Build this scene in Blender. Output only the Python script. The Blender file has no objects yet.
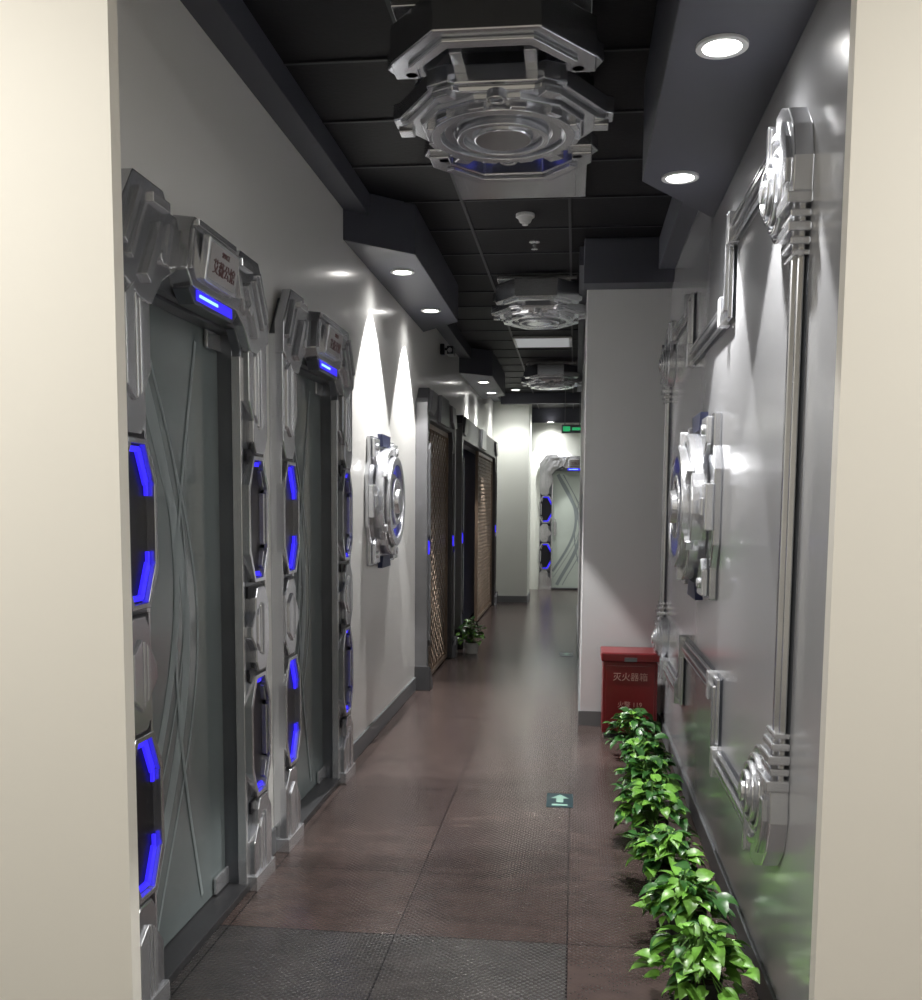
import bpy, bmesh, math, random
from mathutils import Vector, Matrix
random.seed(7)
scene=bpy.context.scene
scene.view_settings.view_transform='Standard'
scene.view_settings.look='None'

# ------------------------------------------------------------ materials
def mat(name,col,metal=0.0,rough=0.5,emit=None,estr=0.0,var=0.0,vscale=4.0,bump=0.0,bscale=60.0,coat=0.0,spec=None):
    m=bpy.data.materials.new(name); m.use_nodes=True
    nt=m.node_tree; b=nt.nodes['Principled BSDF']
    b.inputs['Base Color'].default_value=(*col,1); b.inputs['Metallic'].default_value=metal
    b.inputs['Roughness'].default_value=rough
    b.inputs['Coat Weight'].default_value=coat
    b.inputs['Coat Roughness'].default_value=0.12
    if spec is not None: b.inputs['Specular IOR Level'].default_value=spec
    if emit:
        b.inputs['Emission Color'].default_value=(*emit,1); b.inputs['Emission Strength'].default_value=estr
    tc=nt.nodes.new('ShaderNodeTexCoord')
    if var>0:
        n=nt.nodes.new('ShaderNodeTexNoise'); n.inputs['Scale'].default_value=vscale; n.inputs['Detail'].default_value=4
        nt.links.new(tc.outputs['Object'],n.inputs['Vector'])
        r=nt.nodes.new('ShaderNodeValToRGB')
        r.color_ramp.elements[0].position=0.3; r.color_ramp.elements[1].position=0.7
        r.color_ramp.elements[0].color=(*[c*(1-var) for c in col],1)
        r.color_ramp.elements[1].color=(*[min(1,c*(1+var)) for c in col],1)
        nt.links.new(n.outputs['Fac'],r.inputs['Fac']); nt.links.new(r.outputs['Color'],b.inputs['Base Color'])
    if bump>0:
        n=nt.nodes.new('ShaderNodeTexNoise'); n.inputs['Scale'].default_value=bscale; n.inputs['Detail'].default_value=3
        nt.links.new(tc.outputs['Object'],n.inputs['Vector'])
        bp=nt.nodes.new('ShaderNodeBump'); bp.inputs['Strength'].default_value=bump; bp.inputs['Distance'].default_value=0.004
        nt.links.new(n.outputs['Fac'],bp.inputs['Height']); nt.links.new(bp.outputs['Normal'],b.inputs['Normal'])
    return m

M_silver=mat('silver_paint',(.55,.56,.585),0.87,0.21,var=.08,vscale=6)
M_silver2=mat('silver_paint_light',(.68,.69,.715),0.8,0.22,var=.05)
M_dark=mat('gunmetal',(.17,.18,.20),0.75,0.3,var=.1)
M_pdark=mat('portal_gunmetal',(.075,.075,.08),0.6,0.35,var=.1)
M_pmid=mat('portal_trim_metal',(.20,.20,.21),0.7,0.3,var=.1)
M_black=mat('black_insert',(.006,.006,.010),0.1,0.3)
M_blue=mat('blue_led',(.01,.01,.3),0,0.4,emit=(.035,.020,.95),estr=1.25)
M_blueD=mat('blue_glow_dim',(.05,.05,.25),0,0.4,emit=(.06,.07,.6),estr=.9)
M_cyan=mat('cyan_led',(.1,.2,.6),0,0.4,emit=(.10,.22,1.0),estr=5)
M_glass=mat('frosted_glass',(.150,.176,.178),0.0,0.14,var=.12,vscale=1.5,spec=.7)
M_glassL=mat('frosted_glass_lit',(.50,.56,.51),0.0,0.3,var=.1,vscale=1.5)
M_etch=mat('etched_glass',(.24,.275,.28),0.0,0.5,spec=.4)
M_sign=mat('sign_plate',(.40,.39,.39),0.2,0.4)
M_red=mat('red_letter',(.12,.055,.055),0,0.5)
M_wallL=mat('wall_paint_left',(.74,.735,.71),0.0,0.28,bump=.08,bscale=25,coat=.35)
M_wallR=mat('wall_paint_silver',(.54,.545,.565),0.25,0.22,bump=.06,bscale=25,coat=.4)
M_wallN=mat('wall_paint_cream',(.82,.79,.72),0,0.6,bump=.05)
M_wallE=mat('wall_paint_end',(.74,.77,.71),0,0.6,bump=.05)
M_part=mat('wall_paint_partition',(.64,.64,.645),0,0.45,bump=.05)
M_soff=mat('soffit_paint',(.054,.056,.073),0,0.5)
M_base=mat('baseboard_metal',(.20,.21,.22),0.5,0.4)
M_white=mat('white_plastic',(.75,.75,.74),0,0.4)
M_lamp=mat('lamp_diffuser',(1,1,1),0,0.5,emit=(1,.97,.92),estr=14)
M_panel=mat('panel_diffuser',(.8,.8,.8),0,0.5,emit=(.95,.98,1),estr=.25)
M_fire=mat('red_enamel',(.17,.008,.012),0,0.32,coat=.3)
M_cream=mat('cream_letter',(.55,.30,.26),0,0.5)
M_green=mat('floor_sign_green',(.01,.035,.045),0,0.3)
M_arrow=mat('floor_sign_arrow',(.28,.46,.38),0,0.4)
M_exit=mat('exit_sign',(.02,.3,.1),0,0.4,emit=(.05,.7,.25),estr=.5)
M_lat=mat('lattice_brown',(.25,.18,.13),0.4,0.4,var=.2)
M_blueint=mat('dark_blue_lining',(.03,.035,.085),0.2,0.4)
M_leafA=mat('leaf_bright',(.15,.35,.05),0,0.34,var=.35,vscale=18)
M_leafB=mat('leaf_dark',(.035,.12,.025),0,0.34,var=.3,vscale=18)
M_stem=mat('stem',(.10,.22,.04),0,0.5)
M_pot=mat('pot_dark',(.03,.035,.03),0,0.5)
M_potw=mat('pot_white',(.7,.7,.68),0,0.35)
M_soil=mat('soil',(.03,.02,.012),0,0.9,bump=.6)
M_tbar=mat('ceiling_tbar',(.022,.023,.027),0.2,0.5)
M_ctile=mat('ceiling_tile',(.0035,.0035,.0050),0,0.6,bump=.3,bscale=40,spec=.2)

def floor_mat():
    m=bpy.data.materials.new('floor_tile'); m.use_nodes=True; nt=m.node_tree; b=nt.nodes['Principled BSDF']
    geo=nt.nodes.new('ShaderNodeNewGeometry')
    mp=nt.nodes.new('ShaderNodeMapping'); mp.vector_type='POINT'
    mp.inputs['Location'].default_value=(60,-3.33+60,0)
    nt.links.new(geo.outputs['Position'],mp.inputs['Vector'])
    br=nt.nodes.new('ShaderNodeTexBrick'); br.offset=0; br.squash=1
    br.inputs['Scale'].default_value=1; br.inputs['Brick Width'].default_value=.6; br.inputs['Row Height'].default_value=.6
    br.inputs['Mortar Size'].default_value=.003; br.inputs['Mortar Smooth'].default_value=.1
    br.inputs['Color1'].default_value=(.074,.054,.049,1); br.inputs['Color2'].default_value=(.060,.045,.042,1)
    br.inputs['Mortar'].default_value=(.020,.015,.015,1)
    nt.links.new(mp.outputs['Vector'],br.inputs['Vector'])
    mp2=nt.nodes.new('ShaderNodeMapping'); mp2.inputs['Scale'].default_value=(7,11,7)
    nt.links.new(geo.outputs['Position'],mp2.inputs['Vector'])
    n=nt.nodes.new('ShaderNodeTexNoise'); n.inputs['Scale'].default_value=1; n.inputs['Detail'].default_value=8
    nt.links.new(mp2.outputs['Vector'],n.inputs['Vector'])
    r=nt.nodes.new('ShaderNodeValToRGB'); r.color_ramp.elements[0].color=(.82,.82,.82,1); r.color_ramp.elements[1].color=(1.15,1.13,1.12,1)
    r.color_ramp.elements[0].position=.35; r.color_ramp.elements[1].position=.65
    nt.links.new(n.outputs['Fac'],r.inputs['Fac'])
    mx=nt.nodes.new('ShaderNodeMixRGB'); mx.blend_type='MULTIPLY'; mx.inputs[0].default_value=1
    nt.links.new(br.outputs['Color'],mx.inputs[1]); nt.links.new(r.outputs['Color'],mx.inputs[2])
    # the ribbed grey tiles laid in the first rows behind the doorway
    sp=nt.nodes.new('ShaderNodeSeparateXYZ'); nt.links.new(geo.outputs['Position'],sp.inputs[0])
    l1=nt.nodes.new('ShaderNodeMath'); l1.operation='LESS_THAN'; l1.inputs[1].default_value=3.33; nt.links.new(sp.outputs['Y'],l1.inputs[0])
    l2=nt.nodes.new('ShaderNodeMath'); l2.operation='LESS_THAN'; l2.inputs[1].default_value=0.0; nt.links.new(sp.outputs['X'],l2.inputs[0])
    ml=nt.nodes.new('ShaderNodeMath'); ml.operation='MULTIPLY'; nt.links.new(l1.outputs[0],ml.inputs[0]); nt.links.new(l2.outputs[0],ml.inputs[1])
    mx2=nt.nodes.new('ShaderNodeMixRGB'); mx2.blend_type='MULTIPLY'; mx2.inputs[2].default_value=(.72,.92,1.0,1)
    nt.links.new(ml.outputs[0],mx2.inputs[0]); nt.links.new(mx.outputs[0],mx2.inputs[1])
    nt.links.new(mx2.outputs[0],b.inputs['Base Color'])
    b.inputs['Roughness'].default_value=.17
    mp3=nt.nodes.new('ShaderNodeMapping'); mp3.inputs['Rotation'].default_value=(0,0,math.radians(45)); mp3.inputs['Scale'].default_value=(58,58,58)
    nt.links.new(geo.outputs['Position'],mp3.inputs['Vector'])
    ck=nt.nodes.new('ShaderNodeTexVoronoi'); ck.inputs['Scale'].default_value=1; ck.inputs['Randomness'].default_value=.10
    nt.links.new(mp3.outputs['Vector'],ck.inputs['Vector'])
    bs=nt.nodes.new('ShaderNodeMath'); bs.operation='MULTIPLY_ADD'; bs.inputs[1].default_value=.55; bs.inputs[2].default_value=.28
    nt.links.new(ml.outputs[0],bs.inputs[0])
    bp=nt.nodes.new('ShaderNodeBump'); bp.inputs['Distance'].default_value=.004
    nt.links.new(bs.outputs[0],bp.inputs['Strength'])
    nt.links.new(ck.outputs['Distance'],bp.inputs['Height'])
    bp2=nt.nodes.new('ShaderNodeBump'); bp2.inputs['Strength'].default_value=.4; bp2.inputs['Distance'].default_value=.002; bp2.invert=True
    nt.links.new(br.outputs['Fac'],bp2.inputs['Height']); nt.links.new(bp.outputs['Normal'],bp2.inputs['Normal'])
    nt.links.new(bp2.outputs['Normal'],b.inputs['Normal'])
    return m
M_floor=floor_mat()

# ------------------------------------------------------------ helpers
def fin(bm,name,m,parent=None,bevel=0,smooth=False,loc=None):
    bmesh.ops.recalc_face_normals(bm,faces=bm.faces)
    me=bpy.data.meshes.new(name); bm.to_mesh(me); bm.free()
    o=bpy.data.objects.new(name,me); scene.collection.objects.link(o)
    for mm in (m if isinstance(m,list) else [m]): me.materials.append(mm)
    if smooth:
        for p in me.polygons: p.use_smooth=True
    if bevel>0:
        b=o.modifiers.new('bevel','BEVEL'); b.width=bevel; b.segments=2; b.limit_method='ANGLE'; b.angle_limit=math.radians(35)
    if parent: o.parent=parent
    if loc: o.location=loc
    return o
def empty(name,loc=(0,0,0),rz=0,sc=None):
    e=bpy.data.objects.new(name,None); e.empty_display_size=.1; scene.collection.objects.link(e)
    e.location=loc; e.rotation_euler=(0,0,rz)
    if sc: e.scale=sc
    return e
def mp3(p,d,ax):
    if ax=='y': return (p[0],d,p[1])
    if ax=='z': return (p[0],p[1],d)
    return (d,p[0],p[1])
def prism(bm,pts,a,b,ax='y',taper=None):
    if taper:
        cx=sum(p[0] for p in pts)/len(pts); cy=sum(p[1] for p in pts)/len(pts)
        pb=[(cx+(p[0]-cx)*taper,cy+(p[1]-cy)*taper) for p in pts]
    else: pb=pts
    va=[bm.verts.new(mp3(p,a,ax)) for p in pts]; vb=[bm.verts.new(mp3(p,b,ax)) for p in pb]
    n=len(pts); bm.faces.new(va); bm.faces.new(vb[::-1])
    for i in range(n): bm.faces.new((va[i],va[(i+1)%n],vb[(i+1)%n],vb[i]))
def ring(bm,po,pi,a,b,ax='y'):
    n=len(po)
    A=[bm.verts.new(mp3(p,a,ax)) for p in po];B=[bm.verts.new(mp3(p,b,ax)) for p in po]
    C=[bm.verts.new(mp3(p,a,ax)) for p in pi];D=[bm.verts.new(mp3(p,b,ax)) for p in pi]
    for i in range(n):
        j=(i+1)%n
        bm.faces.new((A[i],A[j],B[j],B[i])); bm.faces.new((C[i],C[j],D[j],D[i]))
        bm.faces.new((A[i],A[j],C[j],C[i])); bm.faces.new((B[i],B[j],D[j],D[i]))
def box(bm,x0,x1,y0,y1,z0,z1): prism(bm,[(x0,z0),(x1,z0),(x1,z1),(x0,z1)],y0,y1,'y')
def circ(cx,cy,r,n=40,ph=0): return [(cx+r*math.cos(2*math.pi*i/n+ph),cy+r*math.sin(2*math.pi*i/n+ph)) for i in range(n)]
def disc(bm,cx,cy,r,a,b,ax='y',n=40,taper=None): prism(bm,circ(cx,cy,r,n),a,b,ax,taper)
def annul(bm,cx,cy,r1,r2,a,b,ax='y',n=40): ring(bm,circ(cx,cy,r1,n),circ(cx,cy,r2,n),a,b,ax)
def seg(bm,p,q,w,a,b,ax='y'):
    d=Vector((q[0]-p[0],q[1]-p[1])); d.normalize(); nn=Vector((-d.y,d.x))*w/2
    prism(bm,[(p[0]+nn.x,p[1]+nn.y),(q[0]+nn.x,q[1]+nn.y),(q[0]-nn.x,q[1]-nn.y),(p[0]-nn.x,p[1]-nn.y)],a,b,ax)
def ribbon(bm,pts,w,y):
    vs=[]
    for i,p in enumerate(pts):
        a=pts[max(0,i-1)]; b=pts[min(len(pts)-1,i+1)]
        d=Vector((b[0]-a[0],b[1]-a[1])).normalized(); n=Vector((-d.y,d.x))*w/2
        vs.append((bm.verts.new((p[0]+n.x,y,p[1]+n.y)),bm.verts.new((p[0]-n.x,y,p[1]-n.y))))
    for i in range(len(vs)-1): bm.faces.new((vs[i][0],vs[i+1][0],vs[i+1][1],vs[i][1]))
def text(body,size,m,parent,loc,rot,name,ext=.002):
    c=bpy.data.curves.new(name,'FONT'); c.body=body; c.size=size; c.extrude=ext; c.align_x='CENTER'; c.align_y='CENTER'
    o=bpy.data.objects.new(name,c); scene.collection.objects.link(o); c.materials.append(m)
    o.parent=parent; o.location=loc; o.rotation_euler=rot; return o
def mitre_path(bm,P,off,w,a,b):
    n=len(P); rows=[]
    for i in range(n):
        p=Vector(P[i])
        d0=(Vector(P[i])-Vector(P[i-1])).normalized() if i>0 else None
        d1=(Vector(P[i+1])-Vector(P[i])).normalized() if i<n-1 else None
        if d0 is None: nn=Vector((-d1.y,d1.x)); k=1
        elif d1 is None: nn=Vector((-d0.y,d0.x)); k=1
        else:
            n0=Vector((-d0.y,d0.x)); n1=Vector((-d1.y,d1.x)); nn=(n0+n1).normalized(); k=1/max(.3,nn.dot(n0))
        l=p+nn*(off+w/2)*k; r=p+nn*(off-w/2)*k; l2=p+nn*(off+w*.3)*k; r2=p+nn*(off-w*.3)*k
        rows.append([bm.verts.new((l.x,a,l.y)),bm.verts.new((l2.x,b,l2.y)),bm.verts.new((r2.x,b,r2.y)),bm.verts.new((r.x,a,r.y))])
    for i in range(n-1):
        A,B=rows[i],rows[i+1]
        for j in range(4): bm.faces.new((A[j],B[j],B[(j+1)%4],A[(j+1)%4]))
    bm.faces.new(rows[0]); bm.faces.new(rows[-1][::-1])

XL=-1.27; XR=.60; ZC=3.20; YN=2.30
SL=2.92; SR=2.80
DW=1.28
D1=2.58; D2=4.10
# ------------------------------------------------------------ room shell
bm=bmesh.new(); box(bm,-3.4,3.4,-2.2,18.4,-.08,0); fin(bm,'floor',M_floor)
bm=bmesh.new(); box(bm,-3.4,3.4,YN+.05,18.4,ZC,ZC+.08); fin(bm,'ceiling',M_ctile)
bm=bmesh.new()
for k in range(-1,3): box(bm,-.66+k*.6-.008,-.66+k*.6+.008,YN+.06,18,ZC-.010,ZC)
y=2.75
while y<18: box(bm,XL,1.5,y-.008,y+.008,ZC-.008,ZC); y+=.6
fin(bm,'trim_ceiling_grid',M_tbar)
bm=bmesh.new(); box(bm,-3.4,3.4,-2.2,YN+.05,ZC,ZC+.08); fin(bm,'ceiling_lobby',M_wallN)
ops=[(D1+.2,D1+DW-.2,2.14),(D2+.2,D2+DW-.2,2.14),(8.08,9.68,2.2),(10.55,14.9,2.2)]
bm=bmesh.new(); y=YN+.06
for a,b,h in ops:
    box(bm,XL-.14,XL,y,a,0,ZC); box(bm,XL-.14,XL,a,b,h,ZC); y=b
box(bm,XL-.14,XL,y,18.2,0,ZC)
fin(bm,'wall_left',M_wallL)
bm=bmesh.new(); box(bm,XR,XR+.14,YN+.06,6.82,0,ZC); fin(bm,'wall_right',M_wallR)
bm=bmesh.new(); box(bm,.06,XR+.3,6.82,14.2,0,ZC); fin(bm,'wall_partition',M_part)
bm=bmesh.new(); box(bm,XL,-.72,15.5,16.4,0,ZC); fin(bm,'wall_jut',M_wallE)
bm=bmesh.new(); box(bm,-2.2,-.42,18.0,18.2,0,ZC); box(bm,.46,2.2,18.0,18.2,0,ZC); box(bm,-.42,.46,18.0,18.2,2.14,ZC); fin(bm,'wall_end',M_wallE)
bm=bmesh.new(); box(bm,1.9,2.0,14.2,18.0,0,ZC); box(bm,.9,2.0,14.1,14.2,0,ZC); fin(bm,'wall_side',M_wallE)
bm=bmesh.new()
box(bm,-3.4,-1.083,YN,YN+.05,0,ZC); box(bm,.572,3.4,YN,YN+.05,0,ZC); box(bm,-1.083,.572,YN,YN+.05,2.95,ZC)
fin(bm,'wall_front',M_wallN)
bm=bmesh.new(); box(bm,-3.4,3.4,-2.2,-2.1,0,ZC); box(bm,-3.4,-3.3,-2.1,YN,0,ZC); box(bm,3.3,3.4,-2.1,YN,0,ZC); fin(bm,'wall_lobby',M_wallN)
bm=bmesh.new()
box(bm,XL,-1.15,YN+.06,15.5,3.08,ZC)
prism(bm,[(XL,5.45),(-.93,5.80),(-.93,7.9),(XL,8.35)],SL,ZC-.001,'z')
prism(bm,[(XL,10.9),(-.93,11.2),(-.93,13.2),(XL,13.6)],SL,ZC-.001,'z')
fin(bm,'trim_soffit_left',M_soff,bevel=.004)
bm=bmesh.new()
prism(bm,[(XR,YN+.05),(.245,YN+.05),(.245,4.22),(XR,4.78)],SR,ZC-.001,'z')
box(bm,.50,XR,4.6,6.82,3.0,ZC); box(bm,.03,XR,6.62,6.82,2.92,ZC)
box(bm,.0,.06,6.82,14.2,3.08,ZC)
fin(bm,'trim_soffit_right',M_soff,bevel=.004)
bm=bmesh.new(); box(bm,-1.15,.9,15.38,15.5,3.04,ZC); box(bm,-2,1.9,17.85,18,2.96,ZC); fin(bm,'trim_soffit_end',M_soff)
bm=bmesh.new()
for a,b in ((D1+DW+.01,D2-.01),(D2+DW+.01,7.93),(9.86,10.36),(15.09,15.5)): box(bm,XL,XL+.014,a,b,0,.11)
fin(bm,'baseboard_left',M_base,bevel=.003)
bm=bmesh.new(); box(bm,XR-.012,XR,YN+.07,6.82,0,.10); fin(bm,'baseboard_right',M_base,bevel=.003)
bm=bmesh.new(); box(bm,.048,XR-.012,6.808,6.82,0,.10); box(bm,.048,.06,6.82,14.2,0,.1); fin(bm,'baseboard_partition',M_base)
bm=bmesh.new(); box(bm,XL+.014,-.708,15.488,15.5,0,.10); box(bm,-.72,-.708,15.5,16.4,0,.1); fin(bm,'baseboard_jut',M_base)

# ------------------------------------------------------------ sci-fi door
def scifi_door(name,loc,rz,handle=True,glass=None,far=False):
    E=empty(name,loc,rz,(1,.66,1)); W=DW
    mx=lambda pts:[(W-p[0],p[1]) for p in pts]
    bm=bmesh.new()
    out=[(.0,0),(.0,2.2),(.13,2.37),(W-.13,2.37),(W,2.2),(W,0)]
    inn=[(W-.215,0),(W-.215,2.06),(W-.28,2.13),(.28,2.13),(.215,2.06),(.215,0)]
    prism(bm,out+inn,.0,-.05)
    box(bm,.2,.215,0,.15,0,2.13); box(bm,W-.215,W-.2,0,.15,0,2.13); box(bm,.2,W-.2,0,.15,2.12,2.135)
    fin(bm,'casing',M_dark,E,.004)
    top=[(.03,1.69),(-.01,1.76),(-.01,2.17),(.12,2.17),(.205,2.06),(.205,1.88),(.16,1.81),(.16,1.73),(.13,1.69)]
    mid=[(.05,.85),(-.005,.92),(-.005,1.11),(.05,1.18),(.13,1.18),(.155,1.14),(.155,1.09),(.205,1.03),(.205,.99),(.155,.94),(.155,.89),(.13,.85)]
    low=[(-.01,0.0),(-.01,.28),(.05,.35),(.13,.35),(.155,.31),(.155,.25),(.205,.19),(.205,0.0)]
    bm=bmesh.new()
    for s in (lambda p:p,mx):
        for pl in (top,mid,low): prism(bm,s(pl),-.045,-.095)
    fin(bm,'jamb_plates',M_silver,E,.006)
    bm=bmesh.new()
    for s in (lambda p:p,mx):
        for (z0,z1) in ((1.82,2.06),(.95,1.08),(.06,.25)):
            prism(bm,s([(.03,z0),(.03,z1),(.085,z1+.04),(.085,z0-.04)]),-.09,-.108)
            prism(bm,s([(.10,z0-.03),(.10,z1+.03),(.112,z1+.03),(.112,z0-.03)]),-.09,-.104)
            prism(bm,s([(.125,z0-.02),(.125,z1+.02),(.148,z1-.01),(.148,z0+.01)]),-.09,-.104)
    fin(bm,'jamb_ribs',M_silver2,E,.004)
    bm=bmesh.new()
    for s in (lambda p:p,mx):
        for z in (.30,.82,1.14,1.66):
            prism(bm,s([(.005,z),(.005,z+.045),(.19,z+.045),(.19,z)]),-.05,-.066)
    fin(bm,'jamb_gap_plates',M_black,E)
    def hx(z,h,w0,w1,c,k=.11): return [(w0+c,z+h),(w1-c,z+h),(w1,z+h-k),(w1,z-h+k),(w1-c,z-h),(w0+c,z-h),(w0,z-h+k),(w0,z+h-k)]
    bmr=bmesh.new(); bmk=bmesh.new(); bml=bmesh.new()
    def strip(bm,s,p,q,w,a=-.058,b=-.072):
        seg(bm,s([p])[0],s([q])[0],w,a,b)
    for si,s in enumerate((lambda p:p,mx)):
        for z in (.60,1.44):
            o=hx(z,.240,-.014,.225,.06); i=hx(z,.224,.006,.207,.055)
            ring(bmr,s(o),s(i),-.045,-.096)
            prism(bmk,s(i),-.046,-.056)
            for g in (1,-1):
                strip(bml,s,(.141,z+g*.209),(.190,z+g*.115),.024)
                strip(bml,s,(.06,z+g*.210),(.145,z+g*.210),.016)
                strip(bml,s,(.192,z+g*.120),(.192,z+g*.08),.010)
            if si==1: strip(bml,s,(.192,z-.122),(.192,z+.122),.012)
            strip(bmr,s,(.022,z+.10),(.022,z-.10),.018,-.055,-.085)
            strip(bmr,s,(.030,z+.125),(.055,z+.185),.010,-.055,-.085)
            strip(bmr,s,(.030,z-.125),(.055,z-.185),.010,-.055,-.085)
    fin(bmr,'hex_rims',M_silver,E,.003); fin(bmk,'hex_inserts',M_black,E); fin(bml,'blue_reflection',M_blue,E)
    bm=bmesh.new()
    for s in (lambda p:p,mx):
        prism(bm,s([(.205,0),(.205,2.04),(.226,2.04),(.226,0)]),.0,-.052)
        prism(bm,s([(-.017,0),(-.017,.06),(.217,.06),(.217,0)]),-.0,-.112)
        prism(bm,s([(-.007,.0),(-.007,2.2),(.006,2.2),(.006,0)]),-.0,-.078)
    fin(bm,'inner_rail',M_silver2,E,.003)
    sh=[(-.015,2.12),(-.015,2.25),(.10,2.40),(.30,2.40),(.34,2.35),(.40,2.35),(.42,2.30),(.38,2.19),(.28,2.14),(.205,2.06),(.13,2.06)]
    bm=bmesh.new()
    for s in (lambda p:p,mx): prism(bm,s(sh),-.045,-.105)
    c=[(.38,2.20),(.42,2.33),(.46,2.38),(W-.46,2.38),(W-.42,2.33),(W-.38,2.20),(W-.43,2.155),(.43,2.155)]
    prism(bm,c,-.045,-.150,taper=.95)
    fin(bm,'header',M_silver,E,.005)
    bm=bmesh.new()
    for s in (lambda p:p,mx):
        strip(bm,s,(.02,2.19),(.12,2.355),.022,-.10,-.125)
        strip(bm,s,(.06,2.16),(.16,2.325),.018,-.10,-.120)
        strip(bm,s,(.15,2.12),(.26,2.29),.036,-.10,-.130)
        strip(bm,s,(.20,2.355),(.32,2.355),.030,-.10,-.125)
        strip(bm,s,(.29,2.19),(.34,2.31),.026,-.10,-.12)
        disc(bm,s([(.25,2.20)])[0][0],2.20,.020,-.10,-.135,n=20)
    seg(bm,(.47,2.357),(W-.47,2.357),.022,-.145,-.170)
    seg(bm,(.41,2.21),(.45,2.33),.016,-.145,-.165); seg(bm,(W-.41,2.21),(W-.45,2.33),.016,-.145,-.165)
    fin(bm,'header_details',M_silver2,E,.003)
    bm=bmesh.new(); prism(bm,[(.42,2.150),(.46,2.178),(W-.46,2.178),(W-.42,2.150),(W-.47,2.112),(.47,2.112)],-.06,-.140); fin(bm,'header_lip',M_dark,E,.003)
    bm=bmesh.new(); box(bm,.50,W-.62,-.148,-.144,2.138,2.147); fin(bm,'header_led',M_cyan,E)
    bm=bmesh.new(); box(bm,.48,W-.48,-.145,-.139,2.126,2.158); fin(bm,'header_led_edge',M_blue,E)
    S=bpy.data.objects.new('sign',None); scene.collection.objects.link(S); S.parent=E; S.location=(W/2,-.172,2.262); S.rotation_euler=(math.radians(14),0,0)
    bm=bmesh.new(); box(bm,-.14,.14,-.018,.02,-.070,.070); fin(bm,'sign_body',M_silver2,S,.005)
    bm=bmesh.new(); box(bm,-.122,.122,-.022,-.017,-.056,.056); fin(bm,'sign_face',M_sign,S)
    text('艾薇公馆',.050,M_red,S,(0,-.024,-.014),(math.pi/2,0,0),'sign_text')
    text('SPACE',.024,M_red,S,(0,-.024,.036),(math.pi/2,0,0),'sign_caption')
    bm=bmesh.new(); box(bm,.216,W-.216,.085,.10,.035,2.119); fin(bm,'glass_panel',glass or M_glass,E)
    bm=bmesh.new()
    N=56; cnt=[0]
    def arc(f,w,z0=.08,z1=2.06):
        cnt[0]+=1; gy=.0845-.0009*cnt[0]
        pts=[]
        for k in range(N+1):
            z=z0+(z1-z0)*k/N; x=f(z)
            if .235<x<W-.235: pts.append((x,z))
            else:
                if len(pts)>2: ribbon(bm,pts,w,gy)
                pts=[]
        if len(pts)>2: ribbon(bm,pts,w,gy)
    arc(lambda z:.46+.26*math.sin((z-.35)*2.2),.060); arc(lambda z:.56+.26*math.sin((z-.35)*2.2),.014)
    arc(lambda z:.30+.34*math.sin((z-1.0)*1.9+1.1),.045); arc(lambda z:.38+.34*math.sin((z-1.0)*1.9+1.1),.010)
    arc(lambda z:.78-.16*math.sin((z-.2)*1.9),.020)
    fin(bm,'etched_curves',M_etch,E)
    bm=bmesh.new()
    x1=W-.216
    box(bm,x1-.14,x1,.06,.078,2.055,2.119); box(bm,x1-.14,x1,.06,.078,.036,.10)
    if handle:
        box(bm,.245,.30,.06,.078,1.0,1.22); box(bm,.26,.285,.0,.06,1.03,1.05); box(bm,.26,.285,.0,.06,1.17,1.19); box(bm,.26,.285,-.02,-.0,.95,1.27)
    fin(bm,'glass_fittings',M_silver2,E,.003)
    bm=bmesh.new(); box(bm,.215,W-.215,-.06,.15,0,.03); fin(bm,'threshold',M_pdark,E,.003)
    return E
scifi_door('scifi_door',(XL,D1,0),math.pi/2,handle=False)
scifi_door('scifi_door',(XL,D2,0),math.pi/2,handle=True)
scifi_door('scifi_door',(-.62,18.0,0),0,handle=True,glass=M_glassL)

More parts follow.
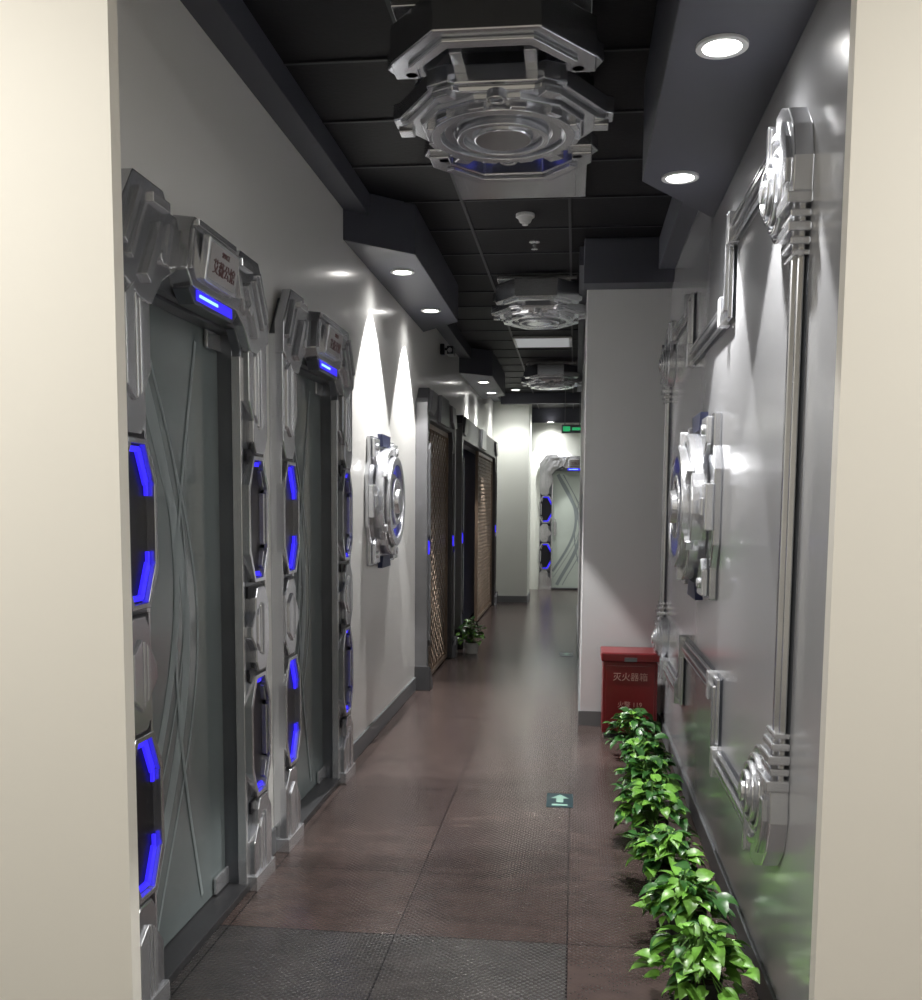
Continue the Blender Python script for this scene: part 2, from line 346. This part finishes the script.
# ------------------------------------------------------------ lattice portals
def portal(name,y0,W,lat):
    E=empty(name,(XL,y0,0),math.pi/2)
    mx=lambda pts:[(W-p[0],p[1]) for p in pts]
    bm=bmesh.new()
    out=[(0,0),(0,2.3),(.14,2.44),(W-.14,2.44),(W,2.3),(W,0)]
    inn=[(W-.15,0),(W-.15,2.1),(W-.22,2.19),(.22,2.19),(.15,2.1),(.15,0)]
    prism(bm,out+inn,0,-.09)
    for s in (lambda p:p,mx): prism(bm,s([(-.03,0),(-.03,.20),(.08,.12),(.14,0)]),0,-.13)
    fin(bm,'casing',M_pdark,E,.006)
    bm=bmesh.new()
    for s in (lambda p:p,mx):
        prism(bm,s([(-.012,0),(-.012,2.31),(.025,2.35),(.025,0)]),0,-.10)
        prism(bm,s([(.06,.4),(.06,1.1),(.12,1.04),(.12,.34)]),-.09,-.11)
        prism(bm,s([(.06,1.25),(.06,1.95),(.12,2.0),(.12,1.19)]),-.09,-.11)
        prism(bm,s([(.02,2.24),(.16,2.42),(.42,2.42),(.36,2.28),(.2,2.22)]),-.09,-.12)
    prism(bm,[(W/2-.3,2.2),(W/2-.24,2.44),(W/2+.24,2.44),(W/2+.3,2.2)],-.09,-.12)
    fin(bm,'trim_plates',M_pmid,E,.005)
    bm=bmesh.new()
    for s in (lambda p:p,mx): prism(bm,s([(.10,1.1),(.10,1.22),(.13,1.2),(.13,1.12)]),-.09,-.10)
    fin(bm,'blue_reflection',M_blue,E)
    bm=bmesh.new(); box(bm,.0,W,.12,.14,0,2.3); box(bm,.15,.17,0,.12,0,2.2); box(bm,W-.17,W-.15,0,.12,0,2.2); fin(bm,'lining',M_blueint,E)
    bm=bmesh.new(); r=.055
    a,b=lat
    dx=r*1.5; dz=r*math.sqrt(3); k=0; x=a+r
    while x<b-r+.01:
        z=.06+(dz/2 if k%2 else 0)+r
        while z<2.12:
            ring(bm,circ(x,z,r*1.02,6),circ(x,z,r*.70,6),-.04,-.02); z+=dz
        x+=dx; k+=1
    ring(bm,[(a-.02,.02),(b+.02,.02),(b+.02,2.18),(a-.02,2.18)],[(a+.02,.06),(b-.02,.06),(b-.02,2.14),(a+.02,2.14)],-.05,-.01)
    fin(bm,'lattice_screen',M_lat,E)
    return E
portal('lattice_portal',7.95,1.86,(.19,1.67))
portal('lattice_portal',10.40,4.65,(2.3,4.46))

# ------------------------------------------------------------ wall medallions: round hatch on an angular plate
def medallion(loc,rz,sc):
    E=empty('wall_medallion',loc,rz,sc)
    bm=bmesh.new()
    base=[(-.46,-.16),(-.40,-.26),(-.40,-.40),(-.16,-.40),(-.12,-.36),(.12,-.36),(.16,-.40),(.40,-.40),(.40,-.26),(.46,-.16),(.46,.16),(.40,.26),(.40,.40),(.16,.40),(.12,.36),(-.12,.36),(-.16,.40),(-.40,.40),(-.40,.26),(-.46,.16)]
    prism(bm,base,0,-.03); fin(bm,'back_plate',M_silver,E,.006)
    bm=bmesh.new()
    for sx in (-1,1):
        for sz in (-1,1):
            f=lambda pts:[(sx*p[0],sz*p[1]) for p in pts]
            prism(bm,f([(.24,.30),(.24,.385),(.385,.385),(.385,.27),(.33,.22)]),-.03,-.055)
            disc(bm,sx*.33,sz*.33,.024,-.05,-.068,n=20)
        box(bm,*sorted((sx*.36,sx*.475)),-.062,-.03,-.10,.10)
        box(bm,*sorted((sx*.40,sx*.46)),-.075,-.06,-.04,.04)
    fin(bm,'corner_blocks',M_silver2,E,.006)
    bm=bmesh.new()
    annul(bm,0,0,.340,.300,-.03,-.095,n=72); annul(bm,0,0,.285,.235,-.03,-.125,n=72); annul(bm,0,0,.150,.120,-.03,-.125,n=56)
    disc(bm,0,0,.30,-.03,-.055,n=72); disc(bm,0,0,.19,-.05,-.105,n=64,taper=.93)
    disc(bm,0,0,.10,-.05,-.145,taper=.75)
    for k in range(6):
        a=math.pi/3*k+math.pi/6; c,s=math.cos(a),math.sin(a)
        seg(bm,(c*.265,s*.265),(c*.345,s*.345),.045,-.08,-.112)
    fin(bm,'hatch_disc',M_silver2,E,.005)
    bm=bmesh.new()
    for g in (0,math.pi):
        pts=[(math.cos(g+a)*.215,math.sin(g+a)*.215) for a in [.5+i*.27 for i in range(9)]]
        mitre_path(bm,pts,0,.014,-.05,-.080)
    fin(bm,'led_arcs',M_blueD,E)
    bm=bmesh.new()
    for sz in (-1,1): prism(bm,[(-.11,sz*.35),(-.15,sz*.425),(.15,sz*.425),(.11,sz*.35)],-.02,-.05)
    fin(bm,'accent_bars',M_blueint,E)
medallion((XL,6.45,1.52),math.pi/2,(1,1,1))
medallion((XR,4.72,1.50),-math.pi/2,(1.08,1.15,.98))

# ------------------------------------------------------------ right wall ornamental frame
def wall_frame():
    Yc=4.74; E=empty('wall_ornamental_frame',(XR,Yc,1.52),-math.pi/2)
    hw=1.90; H=1.03; RC=.24
    def corner(sx,sz,n=8):
        c=(hw-RC,H-RC); return [(sx*(c[0]+RC*math.cos(a)),sz*(c[1]+RC*math.sin(a))) for a in [math.pi/2*i/n for i in range(n+1)]]
    top=[(-hw+RC,H),(-.66,H),(-.66,H-.28),(.66,H-.28),(.66,H),(hw-RC,H)]
    paths=[top,[(p[0],-p[1]) for p in top],[(-hw,-H+RC),(-hw,H-RC)],[(hw,-H+RC),(hw,H-RC)]]
    for sx in (-1,1):
        for sz in (-1,1): paths.append(corner(sx,sz))
    bmA=bmesh.new(); bmB=bmesh.new(); bmD=bmesh.new()
    for P in paths:
        mitre_path(bmD,P,0,.100,0,-.012)
        dd=1.5 if len(P)>6 else 1
        for off,w,dep in ((.037,.019,-.028),(0,.032,-.038),(-.037,.019,-.028)): mitre_path(bmA,P,off,w,-.010,dep*dd)
        if len(P)==6:
            for p,q in zip(P[:-1],P[1:]):
                d=Vector((q[0]-p[0],q[1]-p[1])); L=d.length
                if L<.4: continue
                d/=L
                for t in (.07,.105,L-.105,L-.07):
                    c=Vector(p)+d*t; seg(bmB,tuple(c-d*.010),tuple(c+d*.010),.115,0,-.047)
    for sx in (-1,1):
        for sz in (-1,1):
            f=lambda pts:[(sx*p[0],sz*p[1]) for p in pts]
            for w,z0,z1,dep in ((.058,.64,.655,.045),(.064,.667,.687,.052),(.070,.70,.725,.06),(.062,.738,.758,.054),(.074,.77,.80,.066)):
                prism(bmB,f([(hw-w,z0),(hw+w,z0),(hw+w,z1),(hw-w,z1)]),0,-dep)
            prism(bmB,f([(hw-.05,.80),(hw+.066,.80),(hw+.072,.89),(hw+.04,.98),(hw-.03,1.045),(hw-.13,1.08),(hw-.20,1.08),(hw-.20,1.04),(hw-.10,.99),(hw-.06,.93)]),0,-.052)
            prism(bmA,f([(hw+.0,.83),(hw+.045,.83),(hw+.05,.89),(hw+.02,.955),(hw-.03,1.01),(hw-.055,.985),(hw-.01,.92)]),-.05,-.068)
            cx,cz=hw-.165,H-.165
            for r,dp in ((.138,.045),(.114,.060),(.090,.074),(.064,.086)):
                annul(bmB,sx*cx,sz*cz,r,r-.015,0,-dp,n=44)
            disc(bmB,sx*cx,sz*cz,.128,0,-.036,n=44); disc(bmB,sx*cx,sz*cz,.038,0,-.095,n=24,taper=.8)
            for (x0,x1,w,dep) in ((hw-.33,hw-.305,.066,.055),(hw-.365,hw-.34,.056,.048),(hw-.40,hw-.375,.062,.043)):
                prism(bmB,f([(x0,H-w),(x1,H-w),(x1,H+w),(x0,H+w)]),0,-dep)
    fin(bmD,'rail_back',M_dark,E); fin(bmA,'rails',M_silver,E,.004)
    fin(bmB,'corner_knots',M_silver2,E,.004)
wall_frame()

# ------------------------------------------------------------ ceiling ornaments
def ceil_orn(loc,k0=1.0):
    E=empty('ceiling_medallion',loc,0,(k0,k0,1))
    bm=bmesh.new()
    prism(bm,[(-.38,-.70),(.38,-.70),(.38,1.72),(-.38,1.72)],0,-.03,'z')
    prism(bm,[(-.32,-.64),(.32,-.64),(.32,1.66),(-.32,1.66)],-.03,-.045,'z'); fin(bm,'base_plate',M_silver2,E,.004)
    bmA=bmesh.new(); bmD=bmesh.new(); bmB=bmesh.new(); bmGlow=bmesh.new()
    for sy in (-1,1):
        f=lambda pts:[(p[0],sy*p[1]) for p in pts]
        prism(bmA,f([(-.40,.46),(-.40,.60),(-.20,.86),(.20,.86),(.40,.60),(.40,.46),(.30,.46),(.30,.56),(.15,.73),(-.15,.73),(-.30,.56),(-.30,.46)]),-.05,-.18,'z')
        prism(bmB,f([(-.33,.60),(-.17,.81),(.17,.81),(.33,.60),(.29,.585),(.155,.755),(-.155,.755),(-.29,.585)]),-.18,-.195,'z')
        prism(bmD,f([(-.27,.40),(-.27,.55),(-.14,.70),(.14,.70),(.27,.55),(.27,.40)]),-.05,-.075,'z')
        for sx in (-1,1):
            prism(bmA,f([(sx*.28,.42),(sx*.40,.42),(sx*.43,.50),(sx*.38,.60),(sx*.28,.52)]),-.10,-.16,'z')
            box(bmB,*sorted((sx*.12,sx*.17)),*sorted((sy*.42,sy*.60)),-.15,-.075)
            disc(bmB,sx*.33,sy*.50,.028,-.16,-.18,'z',20)
    for k in (-1,1):
        prism(bmGlow,[(k*.04,.655),(k*.16,.61),(k*.16,.64),(k*.04,.69)],-.075,-.08,'z')  # glowing blue strips stand in for a bluish reflection on the far crown
    R=.49; pts=[]
    for k in range(6):
        a=math.pi/3*k; b=a+math.pi/3
        c=lambda ang,r:(r*math.cos(ang),r*.98*math.sin(ang))
        pts+=[c(a-.11,R),c(a+.11,R),c(a+.15,R*.94),c(b-.15,R*.94)]
    prism(bmA,pts,-.12,-.185,'z')
    prism(bmB,[(x*.93,y*.93) for x,y in pts],-.185,-.203,'z',taper=.98)
    prism(bmA,circ(0,0,.375,12,math.pi/12),-.200,-.223,'z',taper=.97)
    annul(bmB,0,0,.32,.275,-.215,-.25,'z',56); annul(bmA,0,0,.265,.215,-.215,-.235,'z',56)
    annul(bmB,0,0,.205,.175,-.215,-.26,'z',56); disc(bmB,0,0,.17,-.215,-.24,'z',56); disc(bmA,0,0,.14,-.235,-.26,'z',48,taper=.92)
    for k in range(12):
        a=math.pi/6*k+.26; c,s=math.cos(a),math.sin(a)
        seg(bmB,(c*.30,s*.30),(c*.345,s*.345),.07,-.215,-.247,'z')
    for k in range(6):
        a=math.pi/3*k; c,s=math.cos(a),math.sin(a)
        seg(bmB,(c*.40,s*.40),(c*.465,s*.465),.075,-.20,-.223,'z')
    for sy in (-1,1):
        annul(bmB,0,sy*.375,.042,.026,-.20,-.235,'z',20); disc(bmD,0,sy*.375,.026,-.20,-.22,'z',20)
    prism(bmD,circ(0,0,.40,6),-.03,-.12,'z')
    fin(bmA,'silver_body',M_silver,E,.006); fin(bmB,'silver_highlights',M_silver2,E,.004); fin(bmD,'dark_core',M_dark,E,.004); fin(bmGlow,'blue_reflection',M_blueD,E)
ceil_orn((-.31,4.12,ZC),.89); ceil_orn((-.31,8.15,ZC),.78); ceil_orn((-.31,12.6,ZC),.78)

# ------------------------------------------------------------ downlights
def spot(name,x,y,z,power,spill,ang=75,blend=.14,disk=.055):
    E=empty(name,(x,y,z))
    bm=bmesh.new(); annul(bm,0,0,disk+.018,disk,0,-.008,'z',32); fin(bm,'trim_ring',M_white,E)
    bm=bmesh.new(); disc(bm,0,0,disk,0,-.004,'z',32); fin(bm,'lens',M_lamp,E)
    l=bpy.data.lights.new(name+'_beam','SPOT'); l.energy=power; l.spot_size=math.radians(ang); l.spot_blend=blend; l.shadow_soft_size=.02; l.color=(1,.985,.96)
    o=bpy.data.objects.new('beam',l); scene.collection.objects.link(o); o.parent=E; o.location=(0,0,-.02)
    l2=bpy.data.lights.new(name+'_spill','SPOT'); l2.energy=spill; l2.spot_size=math.radians(150); l2.spot_blend=.9; l2.shadow_soft_size=.05; l2.color=(1,.99,.975)
    o=bpy.data.objects.new('spill',l2); scene.collection.objects.link(o); o.parent=E; o.location=(0,0,-.02)
for y,p in ((3.03,150),(4.17,200)): spot('end_fill_light',.39,y,SR,p,14)
for y,p in ((6.2,360),(7.42,300),(11.7,140),(12.8,100)): spot('end_fill_light',-1.075,y,SL,p,12)
spot('end_fill_light',-.45,17.75,2.96,120,45,80)
spot('end_fill_light',-.2,16.2,ZC,110,50,120,.6)  # general fill light added to brighten the corridor end
spot('end_fill_light',-.9,14.95,ZC,60,30,110,.6)

for x in (-1.9,1.7):  # unseen lobby lamps, added to keep the front wall bright
    E=empty('lobby_fill_panel',(x,.9,ZC))
    bm=bmesh.new(); box(bm,-.3,.3,-.3,.3,-.03,0); fin(bm,'housing',M_white,E)
    l=bpy.data.lights.new('panel','AREA'); l.shape='SQUARE'; l.size=.56; l.energy=58; l.color=(1,.98,.935)
    o=bpy.data.objects.new('diffuser_light',l); scene.collection.objects.link(o); o.parent=E; o.location=(0,0,-.04)

# ------------------------------------------------------------ ceiling items
E=empty('ceiling_light_panel',(-.36,10.6,ZC))
bm=bmesh.new(); box(bm,-.3,.3,-.3,.3,-.02,0); fin(bm,'frame',M_white,E,.004)
bm=bmesh.new(); box(bm,-.27,.27,-.27,.27,-.024,-.02); fin(bm,'diffuser',M_panel,E)
E=empty('smoke_detector',(-.32,6.05,ZC)); bm=bmesh.new()
disc(bm,0,0,.055,0,-.02,'z',32); disc(bm,0,0,.045,-.02,-.05,'z',32,taper=.7); disc(bm,0,0,.018,-.05,-.065,'z',20); fin(bm,'body',M_white,E,.003)
E=empty('fire_sprinkler',(-.29,6.65,ZC)); bm=bmesh.new()
disc(bm,0,0,.035,0,-.01,'z',24); disc(bm,0,0,.010,-.01,-.05,'z',12); disc(bm,0,0,.022,-.05,-.054,'z',16); fin(bm,'body',M_silver2,E)
E=empty('security_camera',(XL+.04,9.4,2.93)); bm=bmesh.new()
box(bm,-.04,.0,-.03,.03,-.04,.06); box(bm,0,.05,-.012,.012,.0,.025); box(bm,.03,.09,-.09,.09,-.045,.03); fin(bm,'body',M_black,E,.006)
bm=bmesh.new(); disc(bm,.06,-.01,.022,-.10,-.09,'y',20); fin(bm,'lens',M_silver2,E)
E=empty('exit_sign',(-.06,14.6,2.60)); bm=bmesh.new()
box(bm,-.15,.15,-.012,.012,-.06,.06); box(bm,-.11,-.10,-.004,.004,.06,.60); box(bm,.10,.11,-.004,.004,.06,.60); fin(bm,'housing',M_dark,E)
bm=bmesh.new(); box(bm,-.13,-.03,-.015,-.012,-.035,.035); box(bm,.0,.12,-.015,-.012,-.02,.02); fin(bm,'face',M_exit,E)

# ------------------------------------------------------------ fire extinguisher box
E=empty('fire_extinguisher_box',(.375,6.60,0)); bm=bmesh.new()
box(bm,-.175,.175,-.13,.15,.03,.50); fin(bm,'body',M_fire,E,.006)
bm=bmesh.new(); box(bm,-.188,.188,-.145,.16,.50,.56); fin(bm,'lid',M_fire,E,.01)
bm=bmesh.new(); box(bm,-.155,.155,-.137,-.128,.06,.475); fin(bm,'front_panel',M_fire,E,.004)
bm=bmesh.new(); box(bm,-.16,-.12,-.1,.12,0,.03); box(bm,.12,.16,-.1,.12,0,.03); box(bm,-.04,.04,-.153,-.144,.505,.53); fin(bm,'feet_latch',M_dark,E)
text('灭火器箱',.056,M_cream,E,(0,-.139,.40),(math.pi/2,0,0),'label')
text('火警 119',.042,M_cream,E,(0,-.139,.22),(math.pi/2,0,0),'label_small')

def floor_sign(x,y,w=.135,l=.24):
    E=empty('floor_arrow_sign',(x,y,0)); bm=bmesh.new(); box(bm,-w/2,w/2,-l/2,l/2,0,.002); fin(bm,'plate',M_green,E)
    bm=bmesh.new(); k=w/.135
    prism(bm,[(-.018*k,-.04*k),(.018*k,-.04*k),(.018*k,.03*k),(.045*k,.03*k),(0,.10*k),(-.045*k,.03*k),(-.018*k,.03*k)],.002,.003,'z')
    box(bm,-.04*k,.04*k,-.095*k,-.07*k,.002,.003); fin(bm,'arrow',M_arrow,E)
floor_sign(-.05,5.02); floor_sign(-.06,10.1)

# ------------------------------------------------------------ pothos plants
def leaf(bm,base,dirh,pitch,L,W,roll,mi):
    prof=[(0,.0),(.04,.34),(.16,.52),(.34,.54),(.55,.42),(.78,.2),(1,.0)]
    f=Vector((math.cos(dirh),math.sin(dirh),0)); side=Vector((-f.y,f.x,0)); up=Vector((0,0,1))
    side=(side*math.cos(roll)+up*math.sin(roll)).normalized()
    pos=base.copy(); ang=pitch; prev=0; mids=[];ls=[];rs=[]
    for t,w in prof:
        stp=(t-prev)*L; prev=t
        pos=pos+(f*math.cos(ang)+up*math.sin(ang))*stp; ang-=stp/L*1.1
        nrm=(up*math.cos(ang)-f*math.sin(ang))
        back=f*(-.12*L) if 0<t<.1 else Vector((0,0,0))
        m=bm.verts.new(pos); mids.append(m)
        if w>0:
            ls.append(bm.verts.new(pos+side*w*W+nrm*w*W*.3+back)); rs.append(bm.verts.new(pos-side*w*W+nrm*w*W*.3+back))
        else: ls.append(m); rs.append(m)
    for i in range(len(prof)-1):
        for S in (ls,rs):
            vs=[]
            for v in (mids[i],mids[i+1],S[i+1],S[i]):
                if v not in vs: vs.append(v)
            if len(vs)>=3:
                fc=bm.faces.new(vs); fc.material_index=mi; fc.smooth=True
def pothos(x,y,R=.17,Hh=.25,n=150,white=False,bright=.6):
    E=empty('potted_pothos',(x,y,0))
    pr=.075; ph=.11
    bm=bmesh.new(); prism(bm,circ(0,0,pr*.8,28),0,ph,'z',taper=1.25); fin(bm,'pot',M_potw if white else M_pot,E,.004)
    bm=bmesh.new(); disc(bm,0,0,pr*.9,ph,ph+.006,'z',24); fin(bm,'soil',M_soil,E)
    bm=bmesh.new(); bs=bmesh.new()
    lo=.12 if white else .05
    for i in range(n):
        th=random.uniform(0,2*math.pi); q=math.sqrt(random.random())
        lob=1+.22*math.sin(th*3+x*40+y*9)
        r=R*.74*q*random.uniform(.7,1.1)*lob; z=.07+(Hh-.09)*(math.sqrt(max(0,1-q*q))*.8+random.uniform(-.2,.28))
        z=max(lo,z)
        b=Vector((r*math.cos(th),r*math.sin(th),z))
        L=random.uniform(.040,.085); W=L*random.uniform(.50,.74)
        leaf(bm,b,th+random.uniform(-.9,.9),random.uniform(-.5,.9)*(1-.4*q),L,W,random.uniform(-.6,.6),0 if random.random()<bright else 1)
        if i%2==0:
            a=Vector((b.x*.2,b.y*.2,ph)); c=Vector((b.x*.55,b.y*.55,max(ph,z)+.02)); w=Vector((-math.sin(th),math.cos(th),0))*.002
            pts=[a,c,b]
            for p,qv in zip(pts[:-1],pts[1:]):
                for ww in (w,Vector((0,0,.002))):
                    bs.faces.new([bs.verts.new(p+ww),bs.verts.new(p-ww),bs.verts.new(qv-ww),bs.verts.new(qv+ww)])
    for v in bm.verts:
        lim=(XR-.02-x) if x>0 else 9
        if v.co.x>lim: v.co.x=lim-(v.co.x-lim)*.3
        lim2=(XL+.03-x)
        if v.co.x<lim2: v.co.x=lim2
        if v.co.z<.012: v.co.z=.012
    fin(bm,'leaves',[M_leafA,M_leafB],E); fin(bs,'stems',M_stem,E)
for (x,y,R,H,br) in ((.390,2.93,.19,.26,.9),(.405,3.42,.165,.24,.5),(.375,3.86,.18,.26,.7),(.365,4.40,.18,.30,.6),(.38,4.95,.16,.27,.35),(.40,5.42,.16,.27,.25),(.38,5.95,.17,.31,.25)):  # share of bright leaves follows the downlights, putting their light into the colour
    pothos(x,y,R,H,bright=br)
pothos(-1.02,10.05,.17,.36,100,True,.5)

# ------------------------------------------------------------ world + camera
w=bpy.data.worlds.new('world'); scene.world=w; w.use_nodes=True
w.node_tree.nodes['Background'].inputs[0].default_value=(.5,.55,.6,1); w.node_tree.nodes['Background'].inputs[1].default_value=.15
f=1000.0; px,py=461.0,602.0
Y=Vector((575-px,py-506,-f)).normalized()
vy=(f*f-114*75)/96.0
Z=-Vector((-75,-vy,-f)).normalized()
X=Y.cross(Z).normalized()
R=Matrix((X,Y,Z))
cd=bpy.data.cameras.new('camera'); cam=bpy.data.objects.new('camera',cd); scene.collection.objects.link(cam)
cam.matrix_world=Matrix.Translation((0,0,1.5))@R.to_4x4()
cd.sensor_fit='HORIZONTAL'; cd.sensor_width=36; cd.lens=f/922*36
cd.shift_x=0; cd.shift_y=(py-500)/922
cd.clip_start=.05
scene.camera=cam
